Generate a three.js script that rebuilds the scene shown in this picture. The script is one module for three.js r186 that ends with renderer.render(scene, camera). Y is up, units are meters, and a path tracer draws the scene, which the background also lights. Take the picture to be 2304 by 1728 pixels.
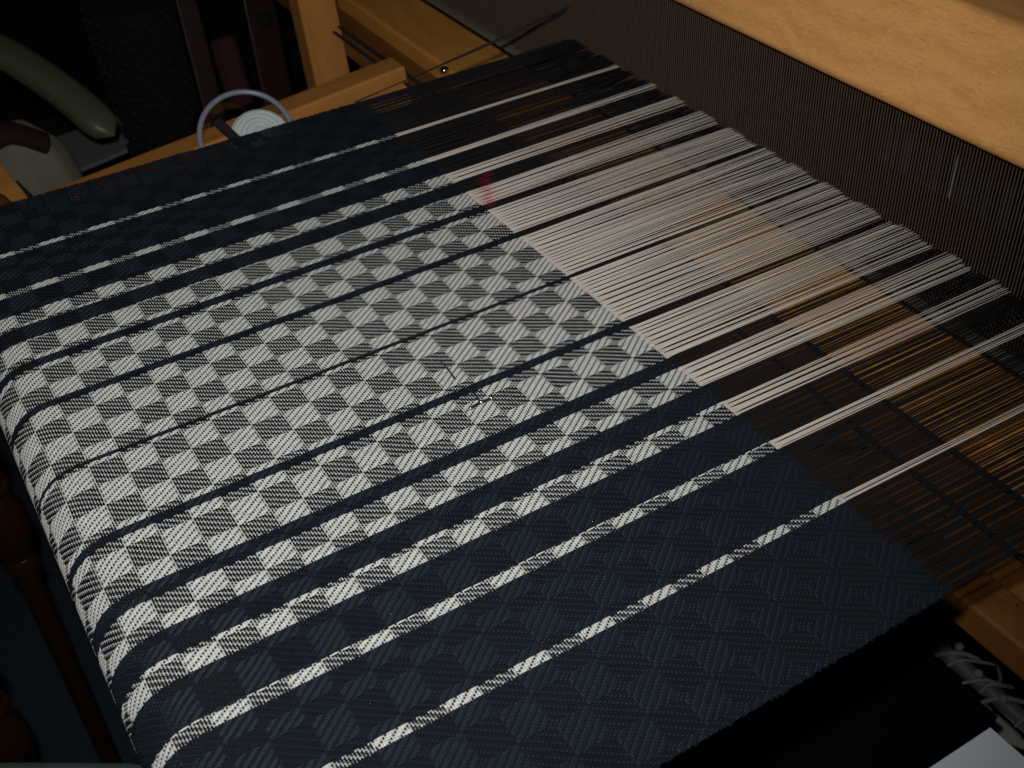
import * as THREE from 'three';
import { RoundedBoxGeometry } from 'three/addons/geometries/RoundedBoxGeometry.js';
import { mergeGeometries } from 'three/addons/utils/BufferGeometryUtils.js';
import { ImprovedNoise } from 'three/addons/math/ImprovedNoise.js';

// ---------------------------------------------------------------- camera, light, exposure
// x runs along the warp towards the reed, y is up, z runs along the weft towards the viewer; the cloth lies at y = 0
const scene = new THREE.Scene();
scene.background = new THREE.Color(0x000000);
const camera = new THREE.PerspectiveCamera(36.45, 4 / 3, 0.02, 30);
const RIGHT = new THREE.Vector3(0.85242, -0.041525, 0.521207), DOWN = new THREE.Vector3(-0.355447, -0.77709, 0.519412), FORE = new THREE.Vector3(0.383456, -0.628019, -0.677166);
camera.position.set(-0.326654, 0.398275, 0.798011);
camera.quaternion.setFromRotationMatrix(new THREE.Matrix4().makeBasis(RIGHT, DOWN.clone().negate(), FORE.clone().negate()));
camera.focus = 0.66;
camera.userData.fStop = 18;
const renderer = new THREE.WebGLRenderer({ antialias: true });
renderer.setSize(1024, 768);
renderer.toneMapping = THREE.LinearToneMapping;
renderer.toneMappingExposure = 1;
renderer.shadowMap.enabled = true;
// the flash of the camera, above the lens
const flash = new THREE.SpotLight(0xf8faff, 1.5, 0, 0.82, 1, 2);
flash.position.copy(camera.position).addScaledVector(RIGHT, -0.028).addScaledVector(DOWN, -0.05);
flash.target.position.set(-0.12, 0, 0.21); scene.add(flash.target);
flash.castShadow = true;
flash.shadow.radius = 0.5;
scene.add(flash);

// ---------------------------------------------------------------- helpers
let seed = 7;
const rnd = () => { seed = (seed + 0x6d2b79f5) | 0; let t = Math.imul(seed ^ (seed >>> 15), 1 | seed); t = (t + Math.imul(t ^ (t >>> 7), 61 | t)) ^ t; return ((t ^ (t >>> 14)) >>> 0) / 4294967296; };
const rs = (a) => (rnd() * 2 - 1) * a;
const V = (x, y, z) => new THREE.Vector3(x, y, z);
const noise = new ImprovedNoise();
const used = {};
function numbered(n) { const k = used[n] = (used[n] ?? -1) + 1; return k ? n + '_' + String(k).padStart(3, '0') : n; }
function tag(o, label, category, group) { o.userData.label = label; o.userData.category = category; if (group) o.userData.group = group; return o; }
function thing(name, label, category, pos = [0, 0, 0], group) { const o = new THREE.Group(); o.name = numbered(name); o.position.set(...pos); scene.add(o); return tag(o, label, category, group); }
function obj(name, geo, material, parent, label) {
  const g = Array.isArray(geo) ? mergeGeometries(geo.map((q) => (q.index ? q.toNonIndexed() : q)).map((q) => { for (const k of Object.keys(q.attributes)) if (!['position', 'normal', 'uv'].includes(k)) q.deleteAttribute(k); return q; })) : geo;
  const m = new THREE.Mesh(g, material); m.name = parent === scene ? numbered(name) : name; m.castShadow = m.receiveShadow = true;
  if (label) m.userData.label = label;
  parent.add(m); return m;
}
const stuff = (m) => { m.userData.kind = 'stuff'; return m; };
const structure = (m) => { m.userData.kind = 'structure'; return m; };
// uv in metres, from the two axes across each face; along = the axis of the grain
function metricUV(g, along = 'z') {
  if (g.index) g = g.toNonIndexed();
  const p = g.attributes.position, n = g.attributes.normal, uv = new Float32Array(p.count * 2), ox = rnd() * 3, oy = rnd() * 3;
  for (let i = 0; i < p.count; i++) {
    const q = { x: p.getX(i), y: p.getY(i), z: p.getZ(i) }, a = { x: Math.abs(n.getX(i)), y: Math.abs(n.getY(i)), z: Math.abs(n.getZ(i)) };
    const rest = ['x', 'y', 'z'].filter((k) => k !== along), across = a[rest[0]] > a[rest[1]] ? rest[1] : rest[0];
    uv[2 * i] = (a[along] > 0.7 ? q[rest[0]] : q[along]) + ox; uv[2 * i + 1] = (a[along] > 0.7 ? q[rest[1]] : q[across]) + oy;
  }
  g.setAttribute('uv', new THREE.BufferAttribute(uv, 2));
  return g;
}
function board(x0, x1, y0, y1, z0, z1, r = 0.003, along = 'z') {
  const g = new RoundedBoxGeometry(x1 - x0, y1 - y0, z1 - z0, 3, Math.min(r, (x1 - x0) / 2.1, (y1 - y0) / 2.1, (z1 - z0) / 2.1));
  g.translate((x0 + x1) / 2, (y0 + y1) / 2, (z0 + z1) / 2);
  return metricUV(g, along);
}
// a slab whose outline is given in the x-z plane
function slab(points, y, thick, bevel = 0.002) {
  const s = new THREE.Shape(points.map(([x, z]) => new THREE.Vector2(x, -z)));
  const g = new THREE.ExtrudeGeometry(s, { depth: thick - 2 * bevel, bevelEnabled: true, bevelThickness: bevel, bevelSize: bevel, bevelOffset: -bevel, bevelSegments: 2 });
  g.rotateX(-Math.PI / 2); g.translate(0, y - thick + bevel, 0);
  return metricUV(g, 'x');
}
// a body swept along a curve; ra, rb give the half width and half height at u, pw the squareness
function sweep(points, ra, rb, { seg = 28, sides = 20, pw = 2, up = V(0, 1, 0) } = {}) {
  const c = new THREE.CatmullRomCurve3(points), P = [], I = [], U = [];
  for (let i = 0; i <= seg; i++) {
    const u = i / seg, o = c.getPointAt(u), t = c.getTangentAt(u), s = new THREE.Vector3().crossVectors(t, up).normalize(), w = new THREE.Vector3().crossVectors(s, t);
    for (let j = 0; j < sides; j++) {
      const a = j / sides * 2 * Math.PI, ca = Math.cos(a), sa = Math.sin(a), k = (v) => Math.sign(v) * Math.abs(v) ** (2 / pw);
      const q = o.clone().addScaledVector(s, k(ca) * ra(u)).addScaledVector(w, k(sa) * rb(u));
      P.push(q.x, q.y, q.z); U.push(u, j / sides);
      if (i < seg) { const A = i * sides + j, B = i * sides + (j + 1) % sides; I.push(A, A + sides, B, B, A + sides, B + sides); }
    }
  }
  for (const [row, end] of [[0, 0], [seg, 1]]) {
    const o = c.getPointAt(end), k = P.length / 3; P.push(o.x, o.y, o.z); U.push(end, 0.5);
    for (let j = 0; j < sides; j++) { const A = row * sides + j, B = row * sides + (j + 1) % sides; end ? I.push(A, k, B) : I.push(A, B, k); }
  }
  const g = new THREE.BufferGeometry(); g.setAttribute('position', new THREE.Float32BufferAttribute(P, 3)); g.setAttribute('uv', new THREE.Float32BufferAttribute(U, 2)); g.setIndex(I); g.computeVertexNormals();
  return g;
}
const tube = (pts, r, sides = 8, seg = 12) => sweep(pts, () => r, () => r, { seg, sides, up: V(0.123, 0.98, 0.15) });

// ---------------------------------------------------------------- materials
function tex(n, m, f, srgb = true) {
  const d = new Uint8Array(n * m * 4);
  for (let j = 0; j < m; j++) for (let i = 0; i < n; i++) { const c = f(i / n, j / m, i, j), k = (j * n + i) * 4; for (let q = 0; q < 3; q++) d[k + q] = Math.max(0, Math.min(255, (Array.isArray(c) ? c[q] : c) * 255)); d[k + 3] = 255; }
  const t = new THREE.DataTexture(d, n, m); t.wrapS = t.wrapT = THREE.RepeatWrapping; t.magFilter = THREE.LinearFilter; t.minFilter = THREE.LinearMipmapLinearFilter; if (srgb) t.colorSpace = THREE.SRGBColorSpace; t.needsUpdate = true; return t;
}
const toS = (c) => c.map((v) => (v <= 0.0031308 ? v * 12.92 : 1.055 * v ** (1 / 2.4) - 0.055));
// grain along u; one tile is size metres
function wood(base, dark, { size = 0.5, flecks = 2600, rough = 0.42, seedz = 1, band = 14 } = {}) {
  const n = 1024, fl = new Float32Array(n * n);
  for (let k = 0; k < flecks; k++) {
    const x = rnd() * n, y = rnd() * n, len = 5 + rnd() * 16, s = rnd() < 0.2 ? -1.3 : 0.35 + rnd() * 0.65, sl = rs(0.12);
    for (let q = 0; q < len; q++) { const i = ((y + q * sl | 0) + n) % n * n + ((x + q | 0) % n); const w2 = s * Math.sin(q / len * Math.PI); fl[i] += w2; fl[(i + n) % (n * n)] += w2 * 0.8; if (s < 0) fl[(i + 2 * n) % (n * n)] += w2 * 0.5; }
  }
  const map = tex(n, n, (u, v, i, j) => {
    const cu = Math.cos(u * 2 * Math.PI) * 0.6, su = Math.sin(u * 2 * Math.PI) * 0.6, w = noise.noise(cu * 1.2, su * 1.2, v * 3 + seedz) * 0.5;
    const g = 0.5 + 0.5 * Math.sin((v + w * 0.12) * band * 2 * Math.PI + noise.noise(cu * 3, su * 3, v * 6) * 2), fine = noise.noise(cu * 7, v * 160, su * 7 + seedz) * 0.5 + noise.noise(cu * 22, v * 330, su * 22) * 0.4;
    const t = Math.max(0, Math.min(1, 0.22 + 0.25 * g + 0.3 * fine + 0.55 * fl[j * n + i] + 0.25 * w));
    return toS(base.map((b, q) => b + (dark[q] - b) * t));
  });
  map.repeat.set(1 / size, 1 / size);
  const m = new THREE.MeshPhysicalMaterial({ map, roughness: rough, specularIntensity: 0.6, bumpMap: map, bumpScale: 0.0002 });
  return m;
}
const plain = (r, g, b, o = {}) => new THREE.MeshPhysicalMaterial({ color: new THREE.Color().setRGB(r, g, b), roughness: 0.9, ...o });
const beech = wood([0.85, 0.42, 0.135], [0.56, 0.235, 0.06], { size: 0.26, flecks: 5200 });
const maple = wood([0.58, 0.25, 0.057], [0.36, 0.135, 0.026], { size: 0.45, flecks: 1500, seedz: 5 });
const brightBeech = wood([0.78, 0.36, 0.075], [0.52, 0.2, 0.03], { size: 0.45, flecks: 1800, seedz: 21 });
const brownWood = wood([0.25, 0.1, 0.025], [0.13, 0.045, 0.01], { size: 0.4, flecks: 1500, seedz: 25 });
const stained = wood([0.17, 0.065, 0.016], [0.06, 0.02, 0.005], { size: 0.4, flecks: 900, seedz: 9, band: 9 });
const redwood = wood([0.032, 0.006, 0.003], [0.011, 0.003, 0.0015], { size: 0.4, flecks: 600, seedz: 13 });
const yarnM = plain(1, 1, 1, { vertexColors: true, roughness: 0.75, specularIntensity: 0.35, sheen: 0.15, sheenRoughness: 0.5 });
const darkYarnM = plain(1, 1, 1, { vertexColors: true, roughness: 0.5, specularIntensity: 0.3 });
const weftM = plain(0.0056, 0.0075, 0.0105, { roughness: 0.75, specularIntensity: 0.2 });
const steel = plain(0.095, 0.06, 0.038, { roughness: 0.45, specularIntensity: 0.5 });
const blackM = plain(0.012, 0.012, 0.013, { roughness: 0.7 });
const chrome = plain(0.7, 0.72, 0.76, { metalness: 1, roughness: 0.18 });

// ---------------------------------------------------------------- the draft: 12 light stripes between 13 dark ones (Fibonacci counts of ends), blocks of turned twill
const LIGHT = [[0.0663, 0.0708, 5], [0.1144, 0.1202, 8], [0.1424, 0.1568, 13], [0.1726, 0.1945, 21], [0.2021, 0.2372, 34], [0.2433, 0.2981, 55], [0.3012, 0.3563, 55], [0.3624, 0.3983, 34], [0.4081, 0.4281, 21], [0.4442, 0.4571, 13], [0.4816, 0.4886, 8], [0.5294, 0.5344, 5]];
const DARK = [55, 34, 21, 13, 8, 5, 3, 5, 8, 13, 21, 34, 55];
const BANDS = [];
{ let e = 0, z = 0.0;
  for (let i = 0; i < 13; i++) {
    const z1 = i < 12 ? LIGHT[i][0] : 0.6;
    BANDS.push({ light: false, z0: z, z1, n: DARK[i], e }); e += DARK[i];
    if (i < 12) { BANDS.push({ light: true, z0: LIGHT[i][0], z1: LIGHT[i][1], n: LIGHT[i][2], e }); e += LIGHT[i][2]; z = LIGHT[i][1]; }
  } }
// dark bands have more room: draw them with more ends so that the yarns lie as close as in the light ones
for (const b of BANDS) if (!b.light) b.n2 = Math.max(b.n, Math.round((b.z1 - b.z0) / 0.00106)); else b.n2 = b.n;
const PICK = 0.00138, BLOCK = 12;
const shiftOf = (e) => (e < 77 ? 16 : e >= 470 ? 16 : e >= 404 ? 8 : 0);
const blockOf = (e) => ((Math.floor((e + shiftOf(e) - 278) / 16) % 2) + 2) % 2;      // 0: warp-faced at the fell
function warpUp(e, p) {                                                             // p counts picks back from the fell
  const face = (blockOf(e) + Math.floor(p / BLOCK)) % 2, m = (k) => ((k % 4) + 4) % 4;
  return face === 0 ? m(e - p) !== 0 : m(e + p) === 3;
}
// the cloth's path: flat, over the rounded breast beam, then down
const FLAT = 0.302, RAD = 0.026, HANG = 0.07, ARC = RAD * Math.PI / 2, LEN = FLAT + ARC + HANG;
function path(s) {
  if (s < FLAT) return [-s, 0, 0, 1];
  if (s < FLAT + ARC) { const a = (s - FLAT) / RAD; return [-FLAT - RAD * Math.sin(a), -RAD + RAD * Math.cos(a), -Math.sin(a), Math.cos(a)]; }
  return [-FLAT - RAD, -RAD - (s - FLAT - ARC), -1, 0];
}
const NP = Math.floor(LEN / PICK);
// uneven beating and tension: picks wander along the warp, the selvedges wander a little too
const wob = (s, z) => noise.noise(z * 9, s * 14, 7.7) * 0.0016 + noise.noise(z * 40, s * 60, 2.2) * 0.00035;
const edge = (z, s) => (z < 0.02 || z > 0.58 ? noise.noise(s * 30, z > 0.3 ? 3 : 9, 5) * 0.0014 * Math.min(1, Math.abs(z > 0.3 ? z - 0.58 : 0.02 - z) / 0.02) : 0);

// ---------------------------------------------------------------- the woven cloth
const cloth = thing('woven_cloth', 'navy cloth with off-white checked stripes, folded over the front beam of the loom', 'cloth');
function stripe(b, name) {
  const P = [], N = [], Cc = [], I = [], W = 0.5 * (b.z1 - b.z0) / b.n2 * 1.02;
  for (let k = 0; k < b.n2; k++) {
    const z = b.z0 + (k + 0.5) * (b.z1 - b.z0) / b.n2, e = b.light ? b.e + k : b.e + Math.round(k * b.n / b.n2 * (b.n2 > b.n ? 1 : 1)) , ee = b.light ? e : (b.e === 0 ? b.n - b.n2 + k : b.e + k);
    const tone = b.light ? [0.49, 0.472, 0.422] : [0.0079, 0.0126, 0.0184], j = 1 + rs(0.06), ph = rnd() * 100, first = P.length / 3;
    let rows = 0;
    for (let p = -1; p <= NP; p++) {
      const up = p < 0 ? true : warpUp(ee, p), pu = p < 1 ? true : warpUp(ee, p - 1), nu = warpUp(ee, p + 1);
      for (const side of [-1, 1]) {
        const d = side * (up ? ((side < 0 ? pu : nu) ? 0.3 : pu || nu ? 0.51 : 0.6) : ((side < 0 ? pu : nu) ? 0.2 : 0.34)), s = (p + 0.5 + d) * PICK; if (s < -0.001 || s > LEN) continue;
        const sw = s + wob(s, z), [x, y, nx, ny] = path(Math.max(0, sw)), xx = sw < 0 ? -sw : x, lone = up && !pu && !nu;
        const h = up ? (lone ? 0.00036 : 0.0005) + noise.noise(s * 420, ph, 8) * 0.00012 + (pu && nu ? 0.0001 : 0) : -0.0005, lo = h - 0.00042, w = W * (up ? 1.1 : 1), zz = z + edge(z, s) + noise.noise(s * 160, ph, 1) * 0.00018, c = j * (1 + rs(0.07)) * (b.light ? 1 : 1 + rs(0.15));
        P.push(xx + nx * lo, y + ny * lo, zz - w, xx + nx * h, y + ny * h, zz, xx + nx * lo, y + ny * lo, zz + w);
        // the yarn dips at the ends of a float
        const tilt = up ? (d < 0 && !pu ? 0.6 : d > 0 && !nu ? -0.6 : 0) : 0, tx = ny, ty = -nx; // towards the reed: +t
        const a = [nx + tx * tilt, ny + ty * tilt], la = Math.hypot(a[0], a[1]);
        N.push(a[0] * 0.35, a[1] * 0.35, -0.9, a[0] / la, a[1] / la, 0, a[0] * 0.35, a[1] * 0.35, 0.9);
        for (let q = 0; q < 3; q++) Cc.push(tone[0] * c, tone[1] * c, tone[2] * c);
        rows++;
      }
    }
    for (let r = 0; r < rows - 1; r++) for (let q = 0; q < 2; q++) { const A = first + r * 3 + q; I.push(A, A + 3, A + 1, A + 1, A + 3, A + 4); }
  }
  const g = new THREE.BufferGeometry();
  g.setAttribute('position', new THREE.Float32BufferAttribute(P, 3)); g.setAttribute('normal', new THREE.Float32BufferAttribute(N, 3)); g.setAttribute('color', new THREE.Float32BufferAttribute(Cc, 3)); g.setIndex(I);
  return obj(name, g, b.light ? yarnM : darkYarnM, cloth);
}
for (const b of BANDS) stripe(b, b.light ? 'light_stripe' : 'dark_stripe').userData.label = b.light ? 'off-white and black checked stripe' : 'plain navy stripe';
{ // the weft: every pick a flattened black yarn from selvedge to selvedge
  const P = [], N = [], I = [];
  for (let p = 0; p < NP; p++) {
    const s = (p + 0.5) * PICK, first = P.length / 3, segs = 60, o0 = rs(0.0007), o1 = rs(0.0007);
    for (let k = 0; k <= segs; k++) {
      const u = k / segs, z = -0.0006 + o0 + (0.6012 + o1 - o0) * u, ss = Math.max(0, s + wob(s, z) + noise.noise(z * 60, p * 7.3, 4) * 0.00012), ze = z + edge(z, s);
      for (let q = 0; q <= 4; q++) {
        const a = (q / 4) * Math.PI, [x, y, nx, ny] = path(Math.max(0, ss + Math.cos(a) * 0.0006)), h = Math.sin(a) * 0.00055 - 0.0002;
        P.push(x + nx * h, y + ny * h, ze); const f = Math.cos(a) * 0.8; N.push(nx * Math.sin(a) - ny * f, ny * Math.sin(a) + nx * f, 0);
        if (k < segs && q < 4) { const A = first + k * 5 + q; I.push(A, A + 5, A + 1, A + 1, A + 5, A + 6); }
      }
    }
  }
  const g = new THREE.BufferGeometry(); g.setAttribute('position', new THREE.Float32BufferAttribute(P, 3)); g.setAttribute('normal', new THREE.Float32BufferAttribute(N, 3)); g.setIndex(I);
  stuff(obj('weft_yarn', g, weftM, cloth));
}

// ---------------------------------------------------------------- the warp between the fell of the cloth and the reed
const REED = 0.2, DENT = 0.0023;
const warp = thing('warp', 'off-white and navy warp threads stretched from the edge of the cloth to the reed', 'warp threads');
const SHED = [0.0014, 0.0004, 0.001, -0.0002, -0.001, -0.002, -0.0015, -0.0006];
const red = (x, z) => { const t = (z - 0.158) / 0.041; if (t < 0 || t > 1) return 0; const c = 0.0235 - t * 0.0215; return Math.max(0, 1 - Math.abs(x - c + 0.0008 * Math.sin(z * 9000)) / 0.0036) > 0.12 ? 1 : 0; };  // patch of red light across the warp, painted into the thread colours
function threadGeo(list) {   // each [z at the fell, z at the reed, y at the reed, tone, radius]
  const P = [], N = [], Cc = [], I = [], XS = [-0.001, 0.006, 0.012, 0.018, 0.024, 0.03, 0.07, 0.11, 0.15, REED, 0.2045];
  for (const [z0, z1, y1, tone, r, gz = 0] of list) {
    const first = P.length / 3, j = 1 + rs(0.09), ph = rnd() * 50;
    XS.forEach((x, i) => {
      const u = x / REED, bump = Math.max(0, Math.min(1, x / 0.006, (0.21 - x) / 0.06)), z = z0 + (z1 - z0) * u + gz * bump + noise.noise(x * 14, ph, 2) * 0.0005 * Math.max(0, Math.min(1, u)), y = 0.0002 + (y1 - 0.0002) * Math.max(0, u) ;
      for (let q = 0; q < 5; q++) {
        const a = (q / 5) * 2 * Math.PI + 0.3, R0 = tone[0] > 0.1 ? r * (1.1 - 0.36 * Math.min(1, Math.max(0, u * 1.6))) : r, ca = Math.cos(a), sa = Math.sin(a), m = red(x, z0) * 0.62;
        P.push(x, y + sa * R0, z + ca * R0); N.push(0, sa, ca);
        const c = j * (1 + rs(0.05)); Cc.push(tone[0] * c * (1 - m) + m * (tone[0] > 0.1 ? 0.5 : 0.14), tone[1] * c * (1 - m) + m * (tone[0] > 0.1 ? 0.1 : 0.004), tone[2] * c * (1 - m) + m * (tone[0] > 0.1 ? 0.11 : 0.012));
        if (i < XS.length - 1) { const A = first + i * 5 + q, B = first + i * 5 + (q + 1) % 5; I.push(A, A + 5, B, B, A + 5, B + 5); }
      }
    });
  }
  const g = new THREE.BufferGeometry();
  g.setAttribute('position', new THREE.Float32BufferAttribute(P, 3)); g.setAttribute('normal', new THREE.Float32BufferAttribute(N, 3)); g.setAttribute('color', new THREE.Float32BufferAttribute(Cc, 3)); g.setIndex(I);
  return g;
}
const toReed = (z) => 0.3 + (z - 0.3) * 1.018;
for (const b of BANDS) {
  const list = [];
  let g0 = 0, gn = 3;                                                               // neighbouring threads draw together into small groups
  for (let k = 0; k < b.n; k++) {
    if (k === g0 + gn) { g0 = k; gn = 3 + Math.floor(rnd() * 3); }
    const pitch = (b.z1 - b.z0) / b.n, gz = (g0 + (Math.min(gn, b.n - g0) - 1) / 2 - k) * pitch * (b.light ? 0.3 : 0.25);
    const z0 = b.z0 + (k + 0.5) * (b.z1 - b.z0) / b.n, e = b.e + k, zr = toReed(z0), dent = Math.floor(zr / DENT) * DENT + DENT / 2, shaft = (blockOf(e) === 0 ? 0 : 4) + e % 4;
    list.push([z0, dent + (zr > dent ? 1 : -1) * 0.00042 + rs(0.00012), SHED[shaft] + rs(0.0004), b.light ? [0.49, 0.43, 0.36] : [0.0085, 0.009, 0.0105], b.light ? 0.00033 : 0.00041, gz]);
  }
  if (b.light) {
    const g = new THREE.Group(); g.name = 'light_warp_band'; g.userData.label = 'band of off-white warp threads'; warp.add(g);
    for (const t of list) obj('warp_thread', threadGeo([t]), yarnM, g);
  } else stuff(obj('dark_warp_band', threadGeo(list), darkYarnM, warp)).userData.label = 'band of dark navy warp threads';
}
for (const [z, y1, z1] of [[-0.0005, 0.027, -0.006], [-0.0012, 0.0265, -0.0045], [-0.0018, 0.021, -0.0105]]) obj('floating_thread', tube([V(-0.002, 0.0002, z), V(0.1, y1 * 0.49, (z + z1) / 2), V(REED + 0.02, y1 * 1.1, z1)], 0.00045, 6, 6), blackM, warp, 'loose dark thread beside the far edge');

// ---------------------------------------------------------------- the reed
const reed = thing('reed', 'tall steel weaving reed of fine upright wires behind the warp', 'reed', [REED, 0, 0]);
{ const g = new THREE.BoxGeometry(0.0007, 0.15, 0.0005); const far = [];
  const all = []; for (let k = -190; k < 330; k++) all.push(k * DENT);
  all.sort((a, b) => b - a);
  let count = 0;
  for (const z of all) {
    const lean = rs(0.0012);
    if (z < 0.72 && count < 300) { const m = obj('dent', g, steel, reed); m.position.set(0.003, 0.028, z + rs(0.00009)); m.rotation.x = lean * 0.4; count++; }
    else { const q = g.clone(); q.translate(0.003, 0.028, z + rs(0.00009)); far.push(q); }
  }
  stuff(obj('dent', far, steel, reed));
  obj('reed_rib', board(-0.003, 0.005, -0.0445, -0.0405, -0.44, 0.76, 0.001), plain(0.13, 0.115, 0.065), reed, 'pale lower rib of the reed');
  obj('reed_rib', board(-0.001, 0.008, 0.088, 0.1, -0.44, 0.76, 0.003), blackM, reed, 'black upper rib of the reed');
}
const beater = thing('beater', 'pale wooden top rail of the beater above the reed', 'beater', [REED, 0.08, 0]);
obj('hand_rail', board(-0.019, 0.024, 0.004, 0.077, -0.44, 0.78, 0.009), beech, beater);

// ---------------------------------------------------------------- heddles far behind the reed, at the upper right
const harness = thing('heddle_shaft', 'dark shaft of hanging heddles behind the top rail at upper right', 'heddles', [0.43, 0, 0]);
obj('shaft_bar', board(-0.008, 0.008, 0.14, 0.16, -0.3, 0.8, 0.002), blackM, harness);
for (let k = 0; k < 40; k++) { const z = 0.16 + k * 0.0042; obj('heddle', tube([V(rs(0.002), -0.12, z + rs(0.001)), V(0, 0.14, z)], 0.0006, 5, 2), k === 18 ? plain(0.7, 0.75, 0.6) : plain(0.03, 0.04, 0.09), harness, k === 18 ? 'white heddle' : undefined); }

// ---------------------------------------------------------------- loom frame
const frame = thing('loom_frame', 'orange wooden frame of the loom with beams below and beyond the cloth', 'loom', [0, 0, 0]);
{ // the cross beam below the warp
  const z0 = -0.62, z1 = 0.86;
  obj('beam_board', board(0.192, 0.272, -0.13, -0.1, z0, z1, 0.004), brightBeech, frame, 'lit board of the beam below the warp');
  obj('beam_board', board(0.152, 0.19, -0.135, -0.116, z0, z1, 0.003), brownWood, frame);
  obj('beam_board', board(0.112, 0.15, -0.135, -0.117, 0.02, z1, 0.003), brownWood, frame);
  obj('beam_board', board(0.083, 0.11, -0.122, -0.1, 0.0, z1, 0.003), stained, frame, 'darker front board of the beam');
  obj('beam_rod', tube([V(0.146, -0.102, z0), V(0.155, -0.1, -0.1), V(0.172, -0.097, 0.3), V(0.168, -0.099, 0.45), V(0.175, -0.099, z1)], 0.0017, 8, 10), blackM, frame);
  obj('beam_rod', tube([V(0.14, -0.106, z0), V(0.147, -0.104, 0.3), V(0.138, -0.106, 0.5), V(0.144, -0.105, z1)], 0.0017, 8, 10), blackM, frame);
  const sc = obj('screw', new THREE.SphereGeometry(0.0052, 16, 10), chrome, frame, 'round metal screw head'); sc.scale.y = 0.6; sc.position.set(0.186, -0.098, -0.213);
  const rail = board(-0.62, 0.148, -0.085, 0, -0.253, -0.222, 0.003, 'x'); rail.rotateZ(0.1008); rail.translate(0, -0.1018, 0); obj('side_rail', rail, maple, frame, 'side rail beyond the far edge of the cloth');
  const post = board(-0.024, 0.02, -0.09, 0.4, -0.018, 0.016, 0.004, 'y'); post.rotateX(-0.12); post.rotateZ(0.02); post.translate(0.134, -0.16, -0.4); obj('upright_post', post, maple, frame);
  obj('corner_block', slab([[-0.252, -0.19], [-0.246, -0.1], [-0.262, -0.06], [-0.31, -0.06], [-0.34, -0.19]], -0.05, 0.06), maple, frame, 'bright wooden corner block at the far end of the front beam');
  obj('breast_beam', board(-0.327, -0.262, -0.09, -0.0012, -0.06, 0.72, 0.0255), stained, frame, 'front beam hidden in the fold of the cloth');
}

// ---------------------------------------------------------------- T pin in the cloth
const pin = thing('t_pin', 'steel T-shaped pin stuck through the middle of the cloth', 'pin', [-0.1073, 0.0019, 0.3757]);
{ const needle = plain(0.02, 0.02, 0.024, { metalness: 0.3, roughness: 0.3 });
  obj('shaft', [tube([V(0, 0.0012, 0), V(0.001, 0.0013, -0.008), V(0.0011, -0.0008, -0.015)], 0.0006, 8, 8), tube([V(-0.0006, -0.001, -0.027), V(-0.0006, 0.0009, -0.0305), V(-0.0004, 0.001, -0.045)], 0.00055, 8, 8)], needle, pin);
  obj('crossbar', tube([V(-0.0068, 0.0012, 0.0012), V(0, 0.0014, 0), V(0.0066, 0.0012, 0.0004)], 0.0007, 8, 8), needle, pin);
  for (const [x, z] of [[-0.0068, 0.0012], [0.0066, 0.0004], [0.0003, 0.0001]]) { const m = obj('pin_end', new THREE.SphereGeometry(0.00105, 12, 8), chrome, pin); m.position.set(x, 0.0014, z); }
}

// ---------------------------------------------------------------- clear cup beyond the far edge, with a white roll and a dark stick
{
  const a = V(-0.1, 0.72, 0.69).normalize(), c = V(-0.0345, -0.1, -0.1985), q = new THREE.Quaternion().setFromUnitVectors(V(0, 1, 0), a);
  const cup = thing('plastic_cup', 'clear round plastic cup between the far cloth edge and the side rail', 'cup', [c.x, c.y, c.z]); cup.quaternion.copy(q);
  const clear = new THREE.MeshPhysicalMaterial({ color: 0xf2f4ff, transmission: 1, roughness: 0.08, thickness: 0, ior: 1.45 });
  const frost = new THREE.MeshPhysicalMaterial({ color: 0xd4d9e6, transmission: 0.7, roughness: 0.3, thickness: 0, ior: 1.45 });
  obj('cup_wall', new THREE.LatheGeometry([[0.0001, -0.05], [0.036, -0.05], [0.04, -0.045], [0.0435, 0]].map(([x, y]) => new THREE.Vector2(x, y)), 48), clear, cup);
  const rim = new THREE.TorusGeometry(0.0435, 0.0026, 10, 64); rim.rotateX(Math.PI / 2); obj('rim', rim, frost, cup);
  const roll = thing('yarn_roll', 'white round roll lying inside the clear cup', 'roll', [c.x + 0.012, c.y - 0.006, c.z + 0.002]); roll.quaternion.copy(q);
  const rollM = plain(0.62, 0.7, 0.64, { roughness: 0.8 });
  const rg = []; for (let k = 0; k < 26; k++) { const t = new THREE.TorusGeometry(0.0268 - (k % 13) * 0.0017, 0.0019, 8, 40); t.rotateX(Math.PI / 2 + rs(0.09)); t.rotateZ(rs(0.09)); t.translate(rs(0.0012), 0.002 + (k % 13) * 0.0006 + rs(0.0008), rs(0.0012)); rg.push(t); }
  obj('winding', rg, rollM, roll); obj('core', new THREE.CylinderGeometry(0.0262, 0.026, 0.02, 40).translate(0, -0.012, 0), rollM, roll);
  tag(obj('dark_stick', tube([V(-0.0595, -0.078, -0.2), V(-0.049, -0.094, -0.186), V(-0.03, -0.118, -0.16)], 0.0045, 10, 8), plain(0.012, 0.008, 0.006), scene), 'short dark stick leaning in the clear cup left of the white roll', 'stick');
}

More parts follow.
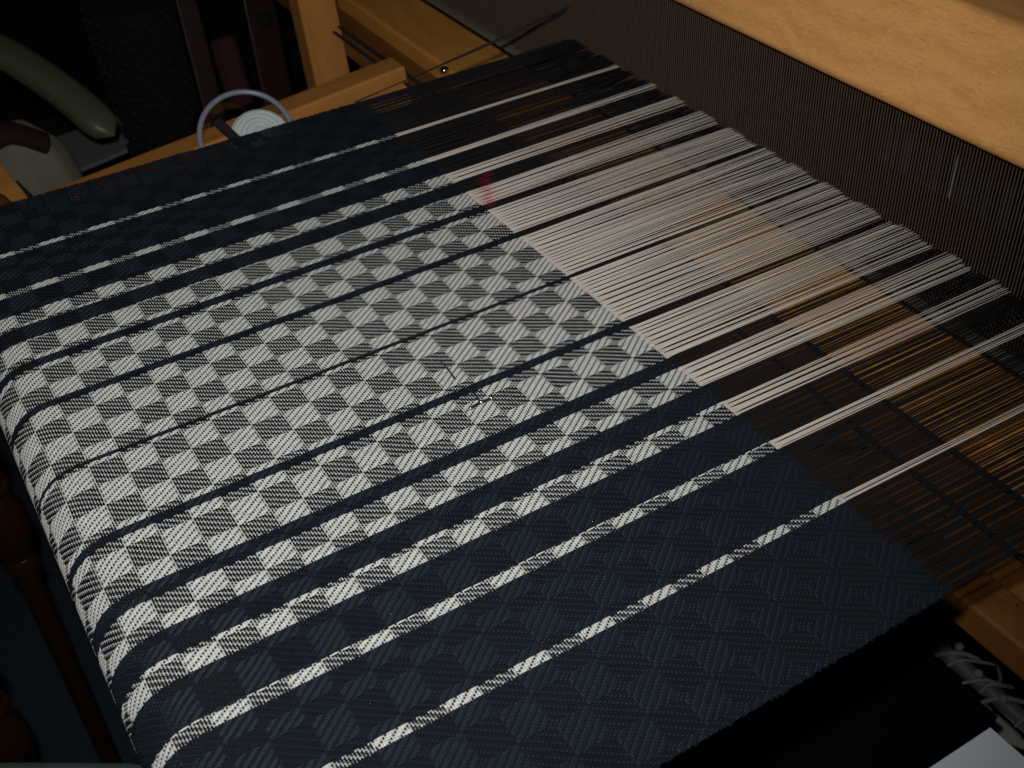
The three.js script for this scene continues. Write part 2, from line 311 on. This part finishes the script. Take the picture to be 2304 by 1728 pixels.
// ---------------------------------------------------------------- below the warp at the right: lower cloth, apron rod with cords, white paper
{
  const lc = thing('cloth_layer', 'black lower layer of cloth running under the loom at lower right', 'cloth', [0, -0.25, 0]);
  const g = new THREE.PlaneGeometry(0.446, 0.6, 60, 60); g.rotateX(-Math.PI / 2); g.translate(-0.073, 0, 0.265);
  const p = g.attributes.position; for (let i = 0; i < p.count; i++) p.setY(i, noise.noise(p.getX(i) * 9, p.getZ(i) * 9, 3) * 0.002);
  g.computeVertexNormals();
  const g2 = g.clone(); g2.translate(0, -0.0025, 0);
  const weaveT = tex(256, 256, (u, v, i, j) => { const b = (Math.floor(i / 64) + Math.floor(j / 64)) % 2, k = b ? (i + j) % 8 : (i - j + 256) % 8; return k < 3 ? 0.35 : 0.8; }, false); weaveT.repeat.set(12, 16);
  obj('cloth_sheet', [g, g2], plain(0.0022, 0.0026, 0.003, { bumpMap: weaveT, bumpScale: 0.0006, roughness: 1, specularIntensity: 0.1 }), lc);
  const rod = thing('apron_rod', 'metal apron rod lashed with pale cords beside the lower cloth', 'rod', [0.158, -0.246, 0.3]);
  obj('rod_bar', tube([V(0, 0, -0.3), V(0, 0, 0.1), V(0, 0, 0.5)], 0.006, 12, 4), plain(0.06, 0.065, 0.07, { metalness: 0.3, roughness: 0.4 }), rod);
  const cordM = plain(0.08, 0.082, 0.08);
  for (let k = 0; k < 16; k++) { const z = 0.1 + k * 0.0125 + rs(0.005); obj('cord', tube([V(-0.01 + rs(0.003), 0.001, z + rs(0.006)), V(-0.002, 0.0075, z + 0.003), V(0.007, 0.004, z + 0.007 + rs(0.003)), V(0.022 + rs(0.006), -0.004, z + 0.003 + rs(0.016))], 0.0011 + rnd() * 0.0008, 6, 10), cordM, rod); }
  for (let k = 0; k < 8; k++) { const m = obj('cord_knot', new THREE.IcosahedronGeometry(0.0022 + rnd() * 0.0012, 2), cordM, rod); m.position.set(0.002 + rs(0.006), 0.008, 0.13 + k * 0.022); }
  const pts = [[0.05, 0.557], [0.158, 0.556], [0.16, 0.66], [0.05, 0.68]];
  tag(obj('paper_sheet', slab(pts, -0.275, 0.004, 0.001), plain(0.75, 0.79, 0.79), scene), 'white paper at the lower right corner below the dark cloth', 'paper');
  const pts2 = [[0.207, 0.505], [0.235, 0.50], [0.3, 0.58], [0.262, 0.6]];
  tag(obj('paper_sheet', slab(pts2, -0.37, 0.004, 0.001), plain(0.25, 0.24, 0.2), scene), 'dim grey paper strip right of the white paper at lower right', 'paper');
  tag(obj('loose_thread', tube([V(0.103, -0.099, 0.577), V(0.13, -0.17, 0.58), V(0.16, -0.22, 0.575), V(0.185, -0.235, 0.585)], 0.0007, 6, 16), blackM, scene), 'thin dark thread hanging over the wooden beam at lower right', 'thread');
}
// small glinting metal weights seen through the dark warp
{ const spots = [[0.064, 0.483], [0.064, 0.474], [0.081, 0.485], [0.073, 0.529], [0.067, 0.53], [0.06, 0.531], [0.087, 0.532], [0.076, 0.538]];
  const clip = thing('metal_comb', 'row of small shiny metal teeth glinting under the dark warp at right', 'metal teeth', [0, -0.06, 0]);
  for (let k = 0; k < 9; k++) obj('comb_wire', tube([V(0.062 + k * 0.0028, -0.003, 0.44 + k * 0.002), V(0.082 + k * 0.0028, -0.003, 0.446 + k * 0.0025)], 0.0004, 5, 2), chrome, clip);
  for (const [x, z] of spots) { const m = obj('tooth', new THREE.CapsuleGeometry(0.0012, 0.003, 4, 8), chrome, clip); m.position.set(x, 0, z); m.rotation.set(rs(0.6), 0, 1.2 + rs(0.5)); }
}

// ---------------------------------------------------------------- dim room beyond the far edge
{
  const sage = plain(0.125, 0.13, 0.072, { roughness: 0.4 });
  const arm = (r) => (u) => r * (u < 0.9 ? 1 : Math.sqrt(Math.max(0.0, 1 - ((u - 0.9) / 0.1) ** 2)) * 0.98 + 0.02);
  tag(obj('chair_armrest', sweep([V(-0.3, -0.172, -1.02), V(-0.168, -0.218, -0.93), V(-0.102, -0.264, -0.83), V(-0.06, -0.312, -0.73)], arm(0.025), arm(0.018), { pw: 2.6 }), sage, scene), 'grey-green plastic chair armrest at upper left beyond the loom', 'armrest');
  tag(obj('chair_armrest', sweep([V(-0.62, -0.176, 0.24), V(-0.5, -0.172, 0.298), V(-0.4, -0.17, 0.362), V(-0.322, -0.175, 0.41)], arm(0.04), arm(0.022), { pw: 2.6 }), plain(0.055, 0.075, 0.066, { roughness: 0.5 }), scene), 'dark grey-green plastic armrest at the lower left corner', 'armrest');
  tag(obj('paper_sheet', slab([[0.045, -1.106], [0.022, -0.975], [-0.112, -0.941], [-0.104, -1.08]], -0.45, 0.006, 0.001), plain(0.2, 0.215, 0.205), scene), 'pale paper lying flat below the tip of the upper left armrest', 'paper');
  // cloth bag at the left edge
  const bag = thing('cloth_bag', 'cream cloth bag with dark red top at the left edge behind the side rail', 'bag', [-0.19, -0.35, -0.66]);
  const bg = new THREE.SphereGeometry(0.09, 40, 28); { const q = bg.attributes.position; for (let i = 0; i < q.count; i++) { const v = V(q.getX(i), q.getY(i), q.getZ(i)), n2 = noise.noise(v.x * 22, v.y * 9, v.z * 22) * 0.012; v.multiplyScalar(1 + n2 / 0.09); q.setXYZ(i, v.x * 0.75, v.y * 1.35, v.z * 0.5); } bg.computeVertexNormals(); }
  obj('bag_body', bg, plain(0.21, 0.195, 0.125), bag);
  obj('bag_top', sweep([V(-0.07, 0.095, 0.02), V(-0.01, 0.125, 0.03), V(0.03, 0.1, 0.03)], () => 0.02, () => 0.012, {}), plain(0.025, 0.005, 0.003), bag, 'dark red top band');
  obj('strap', sweep([V(-0.02, 0.075, 0.06), V(0.005, 0.02, 0.062), V(0.03, -0.04, 0.058)], () => 0.004, () => 0.003, {}), blackM, bag, 'black strap');
  // leaning red-brown rack
  const rack = thing('wooden_rack', 'dark red-brown wooden rack of two leaning planks beyond the side rail', 'rack');
  const lean = (a, b, w, t) => { const d = b.clone().sub(a), g = metricUV(new RoundedBoxGeometry(w, d.length(), t, 2, 0.003), 'y'); g.applyQuaternion(new THREE.Quaternion().setFromUnitVectors(V(0, 1, 0), d.clone().normalize())); g.translate((a.x + b.x) / 2, (a.y + b.y) / 2, (a.z + b.z) / 2); return g; };
  obj('plank', lean(V(0.078, -0.42, -0.71), V(0.1, 0.05, -0.86), 0.03, 0.02), redwood, rack); obj('plank', lean(V(0.165, -0.42, -0.69), V(0.197, 0.05, -0.83), 0.045, 0.02), redwood, rack);
  const kn = obj('knob', new THREE.SphereGeometry(0.013, 20, 14), plain(0.006, 0.004, 0.004), rack, 'dark round knob'); kn.position.set(0.183, -0.213, -0.745);
  const pk = board(-0.02, 0.02, -0.05, 0.05, -0.012, 0.012, 0.008); { const q = pk.attributes.position; for (let i = 0; i < q.count; i++) q.setZ(i, q.getZ(i) + Math.sin(q.getX(i) * 260) * 0.004); pk.computeVertexNormals(); }
  pk.rotateX(-0.35); pk.translate(0.138, -0.298, -0.8);
  tag(obj('folded_cloth', pk, plain(0.05, 0.01, 0.012), scene), 'dusky pink folded cloth between the planks of the dark rack', 'cloth');
  // wicker basket
  const basket = thing('wicker_basket', 'dark brown wicker basket left of the red-brown rack', 'basket', [0.04, -0.42, -0.87]);
  const strands = []; for (let r = 0; r < 22; r++) for (let k = 0; k < 26; k++) { const a = (k + (r % 2) * 0.5) / 26 * 2 * Math.PI, R0 = 0.058 + r * 0.0007, s = new THREE.SphereGeometry(0.0062, 8, 5); s.scale(1, 0.55, 0.6); s.rotateY(-a + Math.PI / 2); s.translate(Math.cos(a) * R0, r * 0.011, Math.sin(a) * R0); if (rnd() < 0.5) strands.push(s); }
  stuff(obj('wicker_strand', strands, plain(0.016, 0.0055, 0.0012), basket)); obj('basket_wall', new THREE.CylinderGeometry(0.07, 0.055, 0.24, 32).translate(0, 0.115, 0), plain(0.001, 0.0008, 0.0006), basket);
  tag(obj('white_box', board(0.19, 0.212, -0.2, -0.16, -0.45, -0.42, 0.008), plain(0.4, 0.44, 0.5), scene), 'small pale box behind the upright wooden post', 'box');
  // turned legs of a stool at the lower left
  const turned = plain(0.022, 0.0075, 0.0018, { roughness: 0.22, clearcoat: 0.6, clearcoatRoughness: 0.15 });
  const prof = [[0.012, -0.575], [0.013, -0.14], [0.019, -0.12], [0.014, -0.108], [0.024, -0.07], [0.026, -0.045], [0.018, -0.018], [0.0145, -0.01], [0.021, -0.004], [0.021, 0.004], [0.0145, 0.01], [0.02, 0.03], [0.026, 0.055], [0.016, 0.09], [0.018, 0.1], [0.018, 0.14]];
  const curve = new THREE.SplineCurve(prof.map(([x, y]) => new THREE.Vector2(x * 0.85, y * 0.85))).getPoints(90);
  const stool = thing('turned_stool', 'brown stool with glossy turned legs at the left below the cloth', 'stool', [-0.395, -0.33, -0.03]);
  for (const p of [[0.036, 0.012, -0.085], [-0.03, -0.1, 0.058]]) { const l = obj('leg', new THREE.LatheGeometry(curve, 32), turned, stool); l.position.set(...p); }
  obj('seat', board(-0.3, 0.0, 0.11, 0.14, -0.2, 0.09, 0.01).translate(-0.02, 0.02, 0), turned, stool);
}
{ const ct = tex(256, 256, (u, v, i, j) => { const n2 = 0.5 + 0.5 * noise.noise(u * 60, v * 60, 3) + rs(0.3); return [0.1 + 0.05 * n2, 0.13 + 0.06 * n2, 0.15 + 0.065 * n2]; }); ct.repeat.set(14, 14);
  const g = new THREE.PlaneGeometry(6, 6); g.rotateX(-Math.PI / 2); g.translate(0, -0.82, 0);
  structure(obj('floor', g, new THREE.MeshStandardMaterial({ map: ct, roughness: 1 }), scene)); }
renderer.render(scene, camera);
